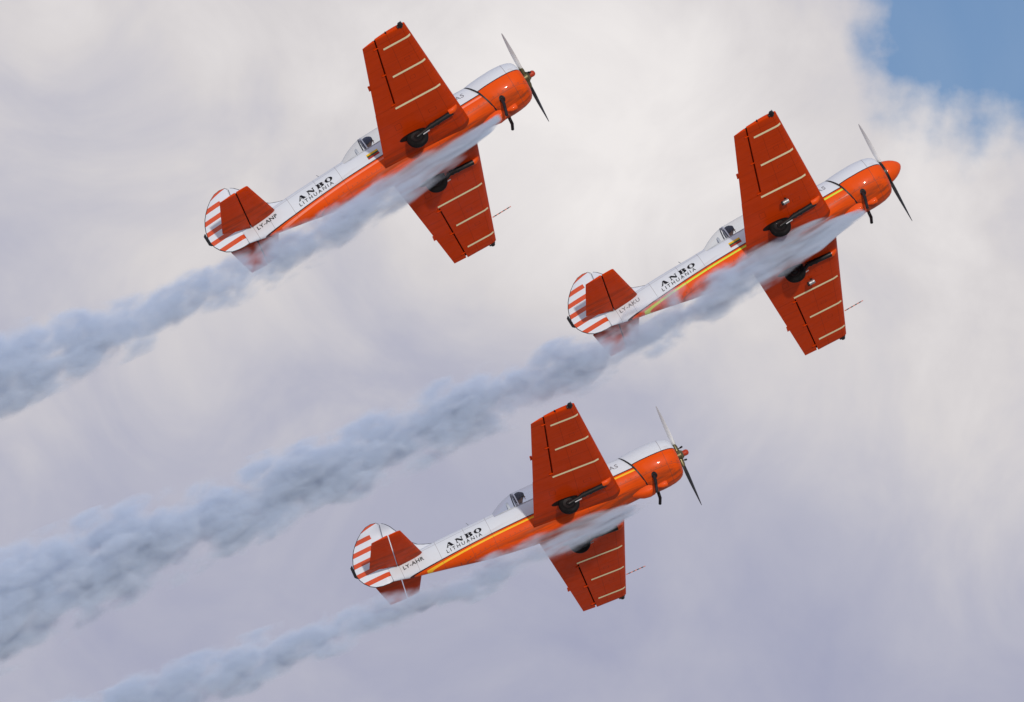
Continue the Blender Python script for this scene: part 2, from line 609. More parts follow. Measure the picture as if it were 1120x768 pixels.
def make_cowling(parent):
    n = 72
    ZC = -.012
    prof = [(x, r) for x, r in COWL]
    mb = MB()
    rings = []
    inner = [(-.30, .30), (-.12, .30), (-.065, .302)]
    for x, r in inner + prof:
        rings.append([Vector((x, r * math.cos(2*math.pi*j/n), ZC + r * math.sin(2*math.pi*j/n))) for j in range(n)])
    for k2 in range(1, 7):
        f = k2 / 7
        ring = []
        for j in range(n):
            t = 2 * math.pi * j / n
            xe = cowl_back(.5 * math.sin(t)) + .02
            x = -.80 + (xe + .80) * f
            r = .528 - (.528 - .497) * (f ** 1.6)
            ring.append(Vector((x, r * math.cos(t), ZC + r * math.sin(t))))
        rings.append(ring)
    nb = len(rings)
    for dx, r in ((.008, .4935), (.0, .493), (-.026, .4915), (-.026, .45)):
        rings.append([Vector((cowl_back(.5 * math.sin(2*math.pi*j/n)) + dx, r * math.cos(2*math.pi*j/n), ZC + r * math.sin(2*math.pi*j/n))) for j in range(n)])
    v = [p for r in rings for p in r]
    f, mi = [], []
    for i in range(len(rings) - 1):
        for j in range(n):
            a, b = i * n + j, i * n + (j + 1) % n
            f.append((a, b, b + n, a + n))
            mi.append(1 if (i >= nb or i < 2) else 0)
    mb.add(v, f)
    mb.mi = mi
    c = mb.build('cowling', [M['cowl'], M['black']], parent, True, 50)
    # shutter disc in the intake
    mb = MB()
    m2 = 36
    mb.loft([[Vector((-.14 + (.006 if j % 2 else 0), r * math.cos(2*math.pi*j/m2), ZC + r * math.sin(2*math.pi*j/m2))) for j in range(m2)] for r in (.30, .12)] +
            [[Vector((-.06, .10 * math.cos(2*math.pi*j/m2), ZC + .10 * math.sin(2*math.pi*j/m2))) for j in range(m2)]], True)
    mb.build('cooling_shutter', M['steel'], c, False)
    # exhaust pipes with their dark holes
    for sg in (-1, 1):
        mb = MB()
        th = math.radians(-44)
        cx = -.70
        nrm = Vector((0, sg * math.cos(th), math.sin(th)))
        tang = Vector((0, -nrm.z * sg, nrm.y * sg)) * sg
        ctr = Vector((cx, 0, ZC)) + nrm * .5335
        ring = []
        rings = []
        for rr, off in ((1.0, .0), (1.0, .006), (.55, .008), (.05, -.0)):
            rings.append([ctr + nrm * off + Vector((1, 0, 0)) * (.065 * rr * math.cos(2*math.pi*j/20)) + tang * (.085 * rr * math.sin(2*math.pi*j/20)) - nrm * (.01 * abs(math.sin(2*math.pi*j/20))) for j in range(20)])
        mb.loft(rings)
        hole = mb.build('exhaust_port', M['black'], c)
        mb = MB()
        p0 = ctr - nrm * .06
        p1 = ctr + nrm * .05 + Vector((-.02, 0, 0))
        end = Vector((-.82, sg * .41, -.80)) if sg < 0 else Vector((-.80, .36, -.70))
        p2 = Vector((-.735, sg * .43, -.54))
        p3 = p2.lerp(end, .5)
        mb.tube([p0, p1, p2, p3, end], [.035, .036, .036, .034, .034], 12)
        mb.build('exhaust_pipe', M['exhaust'], c)
    # oil cooler scoop and small intake scoop under the chin
    mb = MB()
    rings = []
    for x, w, zb in ((-.80, .12, -.60), (-.83, .15, -.625), (-.95, .16, -.64), (-1.08, .15, -.615), (-1.2, .12, -.56), (-1.30, .08, -.51)):
        rings.append([Vector((x, w * math.cos(math.pi + math.pi * j / 12) - .06, -.42 + (zb + .42) * (math.sin(math.pi * j / 12) ** .4))) for j in range(13)])
    mb.loft(rings)
    mb.build('oil_cooler_scoop', M['orange'], c, True, 40)
    mb = MB()
    rings = []
    for x, w, zb in ((-.50, .055, -.60), (-.53, .065, -.615), (-.62, .065, -.61), (-.72, .04, -.56)):
        rings.append([Vector((x, w * math.cos(math.pi + math.pi * j / 10) - .12, -.46 + (zb + .46) * (math.sin(math.pi * j / 10) ** .6))) for j in range(11)])
    mb.loft(rings)
    mb.build('air_scoop', M['orange'], c, True, 40)
    return c


def make_propeller(parent, ang, spinner):
    mb = MB()
    n = 24
    def ring(x, r):
        return [Vector((x, r * math.cos(2*math.pi*j/n), r * math.sin(2*math.pi*j/n))) for j in range(n)]
    if spinner:
        mb.loft([ring(x, r) for x, r in ((-.062, .245), (-.055, .266), (.012, .266))], True, True, 1)
        mb.loft([ring(x, r) for x, r in ((.018, .25), (.03, .25), (.10, .232), (.18, .20), (.26, .152), (.32, .10), (.352, .055), (.366, .015))], True, True, 0)
        hub = mb.build('propeller', [M['orange'], M['black']], parent, True, 40)
    else:
        mb.loft([ring(x, r) for x, r in ((-.10, .075), (-.05, .085), (-.045, .11), (.05, .115), (.07, .095), (.10, .08))], True, True, 0)
        mb.loft([ring(x, r) for x, r in ((.10, .062), (.16, .068), (.20, .06), (.225, .035), (.23, .01))], True, True, 1)
        hub = mb.build('propeller', [M['brass'], M['nut']], parent, True, 40)
    for q in (0, 180):
        a = math.radians(ang + q)
        rad = Vector((0, math.cos(a), math.sin(a)))
        tan = Vector((0, -math.sin(a), math.cos(a)))     # direction of travel at the tip (seen from behind: clockwise)
        fwd = Vector((1, 0, 0))
        # root cuff and counterweight
        if not spinner:
            b2 = MB()
            b2.tube([rad * .06, rad * .20, rad * .26], [.058, .055, .04], 12)
            b2.tube([rad * .13 + fwd * .02, rad * .13 + fwd * .10 + tan * .12], [.014, .012], 8)
            b2.tube([rad * .13 + fwd * .09 + tan * .10, rad * .13 + fwd * .13 + tan * .15], [.022, .022], 8, 1)
            b2.build('blade_root', [M['brass'], M['black']], hub)
        mb = MB()
        rings = []
        st = [(.20, .075, 50, .045), (.30, .10, 46, .036), (.45, .135, 38, .028), (.62, .15, 31, .021), (.80, .145, 26, .016), (.96, .125, 22, .012), (1.08, .10, 20, .009), (1.16, .065, 19, .006), (1.195, .025, 18, .004)]
        for r_, c_, tw, th in st:
            tw = math.radians(tw)
            ch = (tan * math.cos(tw) + fwd * math.sin(tw))
            nn = (fwd * math.cos(tw) - tan * math.sin(tw))
            prof = []
            for t, h in ((.5, 0), (.35, .7), (.1, 1), (-.2, .75), (-.5, 0)):
                prof.append(rad * r_ + ch * (c_ * t) + nn * (th * h))
            for t, h in ((-.2, -.35), (.1, -.4), (.35, -.3)):
                prof.append(rad * r_ + ch * (c_ * t) + nn * (th * h))
            rings.append(prof)
        v = [p for rr in rings for p in rr]
        f, mi = [], []
        for i in range(len(rings) - 1):
            for j in range(8):
                x0, x1 = i * 8 + j, i * 8 + (j + 1) % 8
                f.append((x0, x1, x1 + 8, x0 + 8))
                mi.append(1 if j < 4 else 0)
        f += [tuple(range(8)), tuple((len(rings) - 1) * 8 + j for j in range(8))]
        mi += [1, 1]
        mb.add(v, f)
        mb.mi = mi
        mb.build('blade', [M['blade_face'], M['blade_back']], hub, True, 50)
    return hub


def x_le(y):
    return -1.495 - (y - .3) * (1.955 - 1.495) / 4.42


def x_te(y):
    return -3.52 + (y - .5) * (3.52 - 2.975) / 4.22


def x_hinge(y):
    return -2.815 + (y - 2.25) * (2.815 - 2.663) / 2.45


def z_ch(y):
    return -.325 + (y - .3) * .0275


def half_t(y, f, fat=1.0):
    """half thickness of the symmetrical section, f from the leading edge."""
    c = x_le(y) - x_te(y)
    t = .145 + (.115 - .145) * (y - .3) / 4.4
    f = min(max(f, 0), 1)
    return fat * 5 * t * c * (.2969 * math.sqrt(f) - .1260 * f - .3516 * f**2 + .2843 * f**3 - .1036 * f**4) + .0015


def low_t(y, f):
    c = x_le(y) - x_te(y)
    t = (.145 + (.115 - .145) * (y - .3) / 4.4) / .145
    f = min(max(f, 0), 1)
    k2 = math.sqrt(max(0, 1 - (1 - f / .12) ** 2)) if f < .12 else (1 - f) / .88
    return .062 * c * t * k2 + .0015


def z_low(x, y):
    f = (x_le(y) - x) / (x_le(y) - x_te(y))
    return z_ch(y) - low_t(y, f)


FR = [0, .004, .012, .03, .06, .10, .16, .24, .33, .44, .55, .66, .77, .87, .94, 1.0]


def wing_ring(y, sg, cut=None, fat=1.0):
    fr = FR
    c = x_le(y) - x_te(y)
    if cut is not None:
        fc = (x_le(y) - cut) / c
        fr = [f * fc for f in FR]
    up = [Vector((x_le(y) - f * c, sg * y, z_ch(y) + half_t(y, f, fat))) for f in fr]
    lo = [Vector((x_le(y) - f * c, sg * y, z_ch(y) - fat * low_t(y, f))) for f in reversed(fr)]
    return up + lo


def ail_ring(y, sg, defl):
    c = x_le(y) - x_te(y)
    xh = x_hinge(y) - .040
    f0 = (x_le(y) - xh) / c
    pts = []
    fs = [f0 + (1 - f0) * q for q in (0, .08, .25, .5, .75, 1)]
    nose = [Vector((xh + .012, sg * y, z_ch(y) + .35 * half_t(y, f0))), Vector((xh + .012, sg * y, z_ch(y) - .35 * low_t(y, f0)))]
    up = [Vector((x_le(y) - f * c, sg * y, z_ch(y) + half_t(y, f))) for f in fs]
    lo = [Vector((x_le(y) - f * c, sg * y, z_ch(y) - low_t(y, f))) for f in reversed(fs)]
    piv = Vector((xh, sg * y, z_ch(y)))
    rot = Matrix.Rotation(R(defl), 3, 'Y')
    return [piv + rot @ (p - piv) for p in [nose[0]] + up + lo + [nose[1]]]


def make_wing(parent, sg, defl, pod):
    mb = MB()
    ys = [.18, .3, .6, 1.0, 1.4, 1.8, 2.2, 2.249]
    mb.loft([wing_ring(y, sg) for y in ys])
    ys = [2.25, 2.7, 3.2, 3.7, 4.2, 4.6, 4.69]
    rings = [wing_ring(y, sg, x_hinge(y)) for y in ys]
    rings.append(wing_ring(4.715, sg, x_hinge(4.7), .86))
    rings.append(wing_ring(4.728, sg, x_hinge(4.7), .62))
    mb.loft(rings)
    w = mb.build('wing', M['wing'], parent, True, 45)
    mb = MB()
    v = []
    for y in (2.255, 3.0, 3.8, 4.685):
        f = (x_le(y) - x_hinge(y)) / (x_le(y) - x_te(y))
        v += [(x_hinge(y) + .004, sg * y, z_ch(y) + .75 * half_t(y, f)), (x_hinge(y) - .10, sg * y, z_ch(y) + .55 * half_t(y, f))]
    mb.add(v + [(a, b, c + .006) for a, b, c in v], [(0, 1, 3, 2), (2, 3, 5, 4), (4, 5, 7, 6), (8, 10, 11, 9), (10, 12, 13, 11), (12, 14, 15, 13),
                                                       (0, 2, 10, 8), (2, 4, 12, 10), (4, 6, 14, 12), (1, 9, 11, 3), (3, 11, 13, 5), (5, 13, 15, 7), (0, 8, 9, 1), (6, 7, 15, 14)])
    mb.build('aileron_gap_shade', M['gap_shade'], w, False)  # dark strip closing the aileron gap, its shade put into the colour
    # aileron with tab and hinge fairings
    mb = MB()
    mb.loft([ail_ring(y, sg, defl) for y in (2.262, 2.7, 3.2, 3.7, 4.2, 4.6, 4.69)])
    for y in (2.32, 3.45, 4.45):
        xx = x_hinge(y) - .05
        mb.box((xx, sg * y, z_low(xx, y) - .012), (.09, .012, .02))
    for y0, y1 in ((3.14, 3.36),):
        zt = z_ch((y0 + y1) / 2) + math.tan(R(defl)) * 0
        dz = -math.sin(R(-defl)) * (x_hinge(3.2) - x_te(3.2)) * -1
        zt = z_ch(3.25) + dz
        mb.box((x_te(3.25) - .012, sg * 3.25, zt), (.05, .2, .006))
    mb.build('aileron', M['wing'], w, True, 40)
    # cream stripes painted under the wing
    for y, xa, xb in ((4.297, -1.945, -2.585), (3.238, -1.862, -2.635), (2.155, -1.785, -2.85)):
        mb = MB()
        n = 10
        v, f = [], []
        for i in range(n + 1):
            x = xa + (xb - xa) * i / n
            for yy in (y - .034, y + .034):
                v.append((x, sg * yy, z_low(x, yy) - .004))
        f = [(2*i, 2*i + 1, 2*i + 3, 2*i + 2) for i in range(n)]
        mb.add(v, f)
        mb.build('underwing_stripe', M['cream'], w)
    # navigation light on the tip's leading edge, small antenna stub behind it
    mb = MB()
    zc = z_ch(4.7)
    mb.tube([(-2.06, sg * 4.70, zc - .02), (-2.06, sg * 4.75, zc - .02), (-2.06, sg * 4.80, zc - .02), (-2.06, sg * 4.835, zc - .02)], [.05, .055, .05, .02], 14, 0)
    mb.tube([(-2.00, sg * 4.735, zc - .01), (-2.14, sg * 4.735, zc - .03)], [.03, .035], 10, 0)
    mb.tube([(-2.02, sg * 4.73, zc + .025), (-2.02, sg * 4.79, zc + .035)], [.022, .012], 10, 1)
    mb.build('navigation_light', [M['black'], M['steel']], w)
    if sg < 0:
        mb = MB()
        mb.tube([(-2.40, sg * 4.72, zc), (-2.40, sg * 4.775, zc + .015)], [.018, .012], 8)
        mb.build('tip_stub', M['black'], w)
    else:
        mb = MB()
        zp = z_ch(3.82)
        for i in range(9):
            a = -1.84 + .46 * i / 9
            b = -1.84 + .46 * (i + 1) / 9
            mb.tube([(a, 3.82, zp), (b, 3.82, zp)], .011 if i < 8 else .009, 8, i % 2)
        mb.build('pitot_tube', [plain_once('pitot_red'), M['black']], w)
    if pod:
        mb = MB()
        zc2 = z_low(-2.40, 1.72)
        mb.tube([(-2.37, sg * 1.72, zc2 + .01), (-2.37, sg * 1.72, zc2 - .05)], .02, 8, 1)
        mb.tube([(-2.33, sg * 1.72, zc2 - .09), (-2.46, sg * 1.72, zc2 - .09)], [.048, .048], 16, 0)
        mb.tube([(-2.46, sg * 1.72, zc2 - .09), (-2.50, sg * 1.72, zc2 - .09)], [.05, .045], 16, 1)
        mb.build('underwing_camera', [M['steel'], M['black']], w)
    return w


def plain_once(name):
    if name not in M:
        M[name] = plain(name, (0.55, 0.16, 0.12), .4)
    return M[name]


def make_gear(parent, sg):
    y = sg * .98
    mb = MB()
    top = Vector((-1.80, sg * 1.08, z_low(-1.80, 1.08) - .03))
    knee = Vector((-2.36, sg * 1.02, z_low(-2.36, 1.0) - .045))
    mb.tube([top, top.lerp(knee, .55), knee], [.060, .056, .052], 14)
    mb.tube([knee, knee.lerp(Vector((-2.52, sg * 1.06, -.49)), .5), Vector((-2.70, sg * 1.06, -.50))], [.046, .046, .040], 12)
    mb.tube([top.lerp(knee, .62), top.lerp(knee, .70)], [.066, .066], 14)
    mb.tube([top.lerp(knee, .86), top.lerp(knee, .92)], [.064, .064], 14)
    mb.box(top.lerp(knee, .75) + Vector((0, 0, -.04)), (.06, .03, .02))
    g = mb.build('landing_gear', M['black'], parent)
    mb = MB()
    mb.tube([Vector((-2.40, sg * 1.075, -.525)), Vector((-2.56, sg * 1.075, -.535))], [.011, .011], 8)
    mb.build('scissor_link', M['rail'], g)
    # wheel: tyre and hub
    mb = MB()
    c = Vector((-2.69, y, -.468))
    n = 40
    prof = [(.10, -.05), (.135, -.062), (.17, -.072), (.205, -.066), (.228, -.042), (.236, 0), (.228, .042), (.205, .066), (.17, .072), (.135, .062), (.10, .05)]
    rings = [[c + Vector((r_ * math.cos(2*math.pi*j/n), h, r_ * math.sin(2*math.pi*j/n))) for j in range(n)] for r_, h in prof]
    mb.loft(rings, True)
    wh = mb.build('wheel', M['rubber'], g, True, 50)
    mb = MB()
    for s2 in (-1, 1):
        mb.loft([[c + Vector((r_ * math.cos(2*math.pi*j/n), s2 * h, r_ * math.sin(2*math.pi*j/n))) for j in range(n)] for r_, h in ((.13, .052), (.12, .066), (.06, .058), (.045, .085), (.01, .09))], True)
    mb.build('wheel_hub', M['black'], wh, True, 40)
    # dark plate on the skin, painted shade for the recess round the wheel
    mb = MB()
    rings = []
    for off, k2 in ((.002, 1.0), (-.004, 1.0), (-.005, .96)):
        rr = []
        for j in range(32):
            t = 2 * math.pi * j / 32
            x = -2.745 + .30 * k2 * math.cos(t)
            yy = .985 + .115 * k2 * math.sin(t)
            rr.append(Vector((x, sg * yy, z_low(x, yy) + off)))
        rings.append(rr)
    mb.loft(rings)
    mb.build('wheel_recess_shade', M['gap_shade'], g, True, 40)
    # orange fairing over the leg's pivot at the leading edge
    mb = MB()
    rings = []
    for x, w2, h in ((-1.64, .03, .03), (-1.67, .06, .065), (-1.74, .072, .095), (-1.83, .07, .10), (-1.87, .065, .09)):
        zz = z_low(x, 1.11) + .02
        rings.append([Vector((x, sg * 1.12 + w2 * math.cos(math.pi + math.pi * j / 10), zz - h * math.sin(math.pi * j / 10) ** .7)) for j in range(11)])
    mb.loft(rings)
    mb.build('leg_fairing', M['orange'], g, True, 40)
    return g


def plate_outline(poly, thick_fn, side_mats=None):
    """closed outline in x,z made into a plate whose half thickness depends on the point, inner ring domed."""
    mb = MB()
    n = len(poly)
    cx = sum(p[0] for p in poly) / n
    cz = sum(p[1] for p in poly) / n
    rings = []
    for k2, th in ((0.02, 1.0), (.45, 1.0), (.75, .85), (.93, .5), (1.0, .12)):
        rings.append((k2, th))
    allr = []
    for s2 in (1, -1):
        seq = rings if s2 > 0 else list(reversed(rings))
        for k2, th in seq:
            allr.append([Vector((cx + (x - cx) * k2, s2 * th * thick_fn(cx + (x - cx) * k2, cz + (z - cz) * k2), cz + (z - cz) * k2)) for x, z in poly])
    mb.loft(allr)
    return mb


def smooth_closed(pts, per=4):
    out = []
    n = len(pts)
    for i in range(n):
        p0, p1, p2, p3 = pts[i - 1], pts[i], pts[(i + 1) % n], pts[(i + 2) % n]
        for q in range(per):
            t = q / per
            out.append(tuple(.5 * (2*p1[c] + (p2[c]-p0[c])*t + (2*p0[c]-5*p1[c]+4*p2[c]-p3[c])*t*t + (3*p1[c]-p0[c]-3*p2[c]+p3[c])*t**3) for c in (0, 1)))
    return out


def hinge_x(z):
    return -6.76 + (z - .05) * (6.76 - 6.512) / 1.39


def make_fin_rudder(parent):
    # fin: horizontal slices from hinge line to leading edge
    le = [(.42, -5.50), (.50, -5.63), (.56, -5.80), (.63, -5.95), (.80, -6.11), (1.0, -6.195), (1.15, -6.255), (1.3, -6.325), (1.40, -6.40), (1.455, -6.47)]
    mb = MB()
    rings = []
    for z, xl in le:
        xh = hinge_x(z) + .012
        c = xl - xh
        t = min(.045, c * .09) + .012
        if z < .6:
            t = .05
        ring = []
        for f, h in ((0, 0), (.03, .4), (.10, .75), (.25, 1), (.55, 1), (1, .8)):
            ring.append(Vector((xl - f * c, t * h, z)))
        for f, h in ((1, -.8), (.55, -1), (.25, -1), (.10, -.75), (.03, -.4)):
            ring.append(Vector((xl - f * c, t * h, z)))
        rings.append(ring)
    mb.loft(rings)
    fin = mb.build('fin', M['white'], parent, True, 50)
    mb = MB()
    mb.tube([(x + .004, 0, z) for z, x in [(.48, -5.40), (.50, -5.55)] + le[1:]], .008, 6)
    mb.build('fin_edge', M['black'], fin)
    poly = [(hinge_x(.06) - .012, .055), (hinge_x(.4) - .012, .4), (hinge_x(.8) - .012, .8), (hinge_x(1.2) - .012, 1.2), (-6.52, 1.46)]
    back = [(-6.56, 1.515), (-6.68, 1.54), (-6.81, 1.52), (-6.95, 1.44), (-7.07, 1.34), (-7.18, 1.225), (-7.27, 1.105), (-7.345, .97), (-7.40, .82), (-7.435, .66), (-7.44, .52), (-7.415, .40), (-7.36, .28), (-7.27, .165), (-7.16, .09), (-7.02, .055), (-6.88, .045)]
    outl = poly + back
    mb = plate_outline(outl, lambda x, z: max(.006, .045 * min(1, max(0, (x + 7.46)) / .6)))
    rud = mb.build('rudder', M['rudder'], parent, True, 60)
    mb = MB()
    mb.tube([(x, 0, z) for x, z in [(-6.52, 1.46)] + back + [(-6.77, .05)]], .0085, 6)
    mb.build('rudder_edge', M['black'], rud)
    mb = MB()
    mb.tube([(-7.438, 0, .80), (-7.462, 0, .76), (-7.466, 0, .52), (-7.44, 0, .47)], [.014, .030, .030, .014], 8)
    mb.build('trim_tab', M['black'], rud)
    # the thin gap of the rudder hinge
    mb = MB()
    pts = [(hinge_x(z), 0, z) for z in (.05, .5, 1.0, 1.44)]
    mb.tube(pts, .010, 6)
    mb.build('rudder_hinge', M['frame'], fin)
    return fin


def make_tailplane(parent, sg, open_gap):
    Z = .333
    def t_at(y):
        return .052 - .022 * y / 1.6
    def le(y):
        return -5.93 - (y - .1) * .33 / 1.44
    def hg(y):
        return -6.535 + .0 * y
    def te(y):
        return -7.165 + (y - .4) * (7.165 - 6.94) / 1.15
    mb = MB()
    rings = []
    for y, k2 in ((.05, 1), (.4, 1), (.8, 1), (1.2, 1), (1.5, 1), (1.54, .7), (1.56, .35)):
        xl, xr, t = le(y) - (.012 if k2 < .5 else 0), hg(y), t_at(y) * k2
        c = xl - xr
        up = [(0, 0), (.03, .4), (.10, .72), (.25, .95), (.45, 1), (.75, .95), (1, .85)]
        rings.append([Vector((xl - f * c, sg * y, Z + t * h)) for f, h in up] + [Vector((xl - f * c, sg * y, Z - t * h)) for f, h in reversed(up[1:])])
    mb.loft(rings)
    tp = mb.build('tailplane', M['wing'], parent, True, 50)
    mb = MB()
    rings = []
    for y, xi in ((.10, -6.66), (.20, -6.86), (.41, -7.16), (.8, None), (1.2, None), (1.5, None), (1.545, None)):
        xr = xi if xi else te(y)
        xl = hg(y) - .024
        t = t_at(y) * .85
        c = xl - xr
        up = [(0, .3), (.01, .8), (.06, 1), (.5, .5), (1, .06)]
        rings.append([Vector((xl - f * c, sg * y, Z + t * h)) for f, h in up] + [Vector((xl - f * c, sg * y, Z - t * h)) for f, h in reversed(up)])
    mb.loft(rings)
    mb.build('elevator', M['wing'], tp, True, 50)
    if not open_gap:
        mb = MB()
        mb.box((-6.547, sg * .82, Z + .01), (.04, 1.40, .012))
        mb.build('elevator_gap_shade', M['gap_shade'], tp, False)  # dark strip across the hinge gap, coloured as the shade within it
    return tp


# ------------------------------------------------------------------ lettering
def curve_letter(splines):
    cu = bpy.data.curves.new('letter', 'CURVE')
    cu.dimensions = '2D'
    cu.fill_mode = 'FRONT' if False else 'BOTH'
    for pts in splines:
        sp_ = cu.splines.new('POLY')
        sp_.points.add(len(pts) - 1)
        for i, (x, y) in enumerate(pts):
            sp_.points[i].co = (x, y, 0, 1)
        sp_.use_cyclic_u = True
    o = bpy.data.objects.new('letter', cu)
    me = bpy.data.meshes.new_from_object(o)
    vs = [v.co.copy() for v in me.vertices]
    fs = [tuple(p.vertices) for p in me.polygons]
    bpy.data.objects.remove(o)
    bpy.data.curves.remove(cu)
    bpy.data.meshes.remove(me)
    return vs, fs


def font_text(txt, spacing=1.0, bold=0.0):
    cu = bpy.data.curves.new('text', 'FONT')
    cu.body = txt
    cu.size = 1.0
    cu.offset = bold
    cu.space_character = spacing
    cu.resolution_u = 3
    o = bpy.data.objects.new('text', cu)
    me = bpy.data.meshes.new_from_object(o)
    vs = [v.co.copy() for v in me.vertices]
    fs = [tuple(p.vertices) for p in me.polygons]
    bpy.data.objects.remove(o)
    bpy.data.curves.remove(cu)
    bpy.data.meshes.remove(me)
    return vs, fs


def wide_name():
    def ell(cx, cy, a, b, n=28):
        return [(cx + a * math.cos(2*math.pi*i/n), cy + b * math.sin(2*math.pi*i/n)) for i in range(n)]
    A = [[(0, 0), (.46, 0), (.36, .12), (.40, .24), (.80, .24), (.84, .12), (.70, 0), (1.5, 0), (1.32, .12), (.90, 1), (.62, 1), (.16, .12)], [(.46, .36), (.74, .36), (.60, .70)]]
    N = [[(0, 0), (.46, 0), (.30, .14), (.30, .70), (1.0, 0), (1.24, 0), (1.24, .86), (1.42, 1), (.94, 1), (1.10, .86), (1.10, .36), (.5, 1), (0, 1), (.16, .86), (.16, .14)]]
    B = [[(0, 0), (1.0, 0), (1.28, .08), (1.36, .28), (1.28, .46), (1.08, .53), (1.24, .6), (1.3, .76), (1.22, .93), (.98, 1), (0, 1), (.18, .86), (.18, .14)],
         [(.60, .1), (.80, .12), (.88, .28), (.80, .44), (.60, .46)], [(.60, .58), (.76, .6), (.82, .75), (.76, .88), (.60, .9)]]
    O = [ell(.68, .5, .68, .53), ell(.68, .5, .27, .41)]
    V, Fc, x0 = [], [], 0
    for L, adv in ((A, 1.5), (N, 1.42), (B, 1.36), (O, 1.36)):
        vs, fs = curve_letter(L)
        o = len(V)
        V += [Vector((v.x + x0, v.y, 0)) for v in vs]
        Fc += [tuple(i + o for i in f) for f in fs]
        x0 += adv + .30
    return V, Fc


def on_side(name, data, xa, xb, z0, z1, mat, parent, off=.005, slope=0.0):
    """lays flat lettering on the right-hand side of the fuselage between xa..xb, z0..z1."""
    vs, fs = data
    x_min, x_max = min(v.x for v in vs), max(v.x for v in vs)
    y_min, y_max = min(v.y for v in vs), max(v.y for v in vs)
    out = []
    for v in vs:
        u = (v.x - x_min) / (x_max - x_min)
        w = (v.y - y_min) / (y_max - y_min)
        x = xa + (xb - xa) * u
        z = z0 + (z1 - z0) * w + slope * u
        out.append(Vector((x, -fus_half_width(x, z) - off, z)))
    return link(name, out, fs, mat, parent, None, False)


NAME = wide_name()
COUNTRY = font_text('LITHUANIA', 1.45, .008)
EXTRA = font_text('AS', 1.05)


# ------------------------------------------------------------------ whole aeroplane
POSE = {
    'A': ([[0.85015, 0.19883, -0.48756], [-0.51975, 0.46509, -0.71662], [0.08427, 0.86264, 0.49874]], [0.2806, -5.7332, 238.6637]),
    'B': ([[0.86509, 0.18284, -0.46711], [-0.49168, 0.49355, -0.71739], [0.09937, 0.85028, 0.51687]], [8.0087, -3.8254, 244.0414]),
    'C': ([[0.90977, 0.12604, -0.39551], [-0.40801, 0.44705, -0.79604], [0.07648, 0.88559, 0.45814]], [3.614, 2.266, 246.6677]),
}


def pose_matrix(key):
    rm, t = POSE[key]
    rot = W @ Matrix(rm)
    loc = CAM_LOC + W @ Vector(t)
    return Matrix.Translation(loc) @ rot.to_4x4()


def make_aeroplane(key, label, stripe, reg, reg_mat, ang, spinner, flag, defl, pod):
    root = bpy.data.objects.new('aerobatic_plane', None)
    COL.objects.link(root)
    root.empty_display_size = 1.0
    root.matrix_world = pose_matrix(key)
    root['label'] = label
    root['category'] = 'plane'
    root['group'] = 'aerobatic planes flying in formation'
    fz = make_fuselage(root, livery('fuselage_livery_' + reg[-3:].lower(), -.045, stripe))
    on_side('name_lettering', NAME, -5.44, -4.58, .126, .246, M['ink'], fz, slope=-.015)
    on_side('country_lettering', COUNTRY, -5.46, -4.62, .015, .095, M['ink'], fz)
    on_side('registration_lettering', font_text(reg, 1.1, .018), -6.46, -5.97, .145, .235, reg_mat, fz, slope=-.005)
    on_side('nose_lettering', EXTRA, -1.54, -1.33, .11, .22, M['ink_soft'], fz)
    if flag:
        v, f, mi = [], [], []
        rows = [.035, .08, .125, .17]
        for r_ in rows:
            for i in range(5):
                x = -3.74 + .27 * i / 4
                v.append(Vector((x, -fus_half_width(x, r_) - .005, r_)))
        for r_ in range(3):
            for i in range(4):
                a = r_ * 5 + i
                f.append((a, a + 1, a + 6, a + 5))
                mi.append(r_)
        link('flag_marking', v, f, [M['flag_r'], M['flag_g'], M['flag_y']], fz, mi, False)
    make_cowling(root)
    make_propeller(root, ang, spinner)
    for sg, d in ((-1, -defl), (1, defl)):
        make_wing(root, sg, d, pod)
    for sg in (-1, 1):
        make_gear(root, sg)
    make_fin_rudder(root)
    for sg in (-1, 1):
        make_tailplane(root, sg, key == 'C')
    make_cockpit(root)
    make_canopy(root)
    mb = MB()
    mb.tube([(-4.75, 0, .50), (-4.80, 0, .62)], [.010, .006], 6)
    mb.build('antenna_mast', M['frame'], root)
    return root


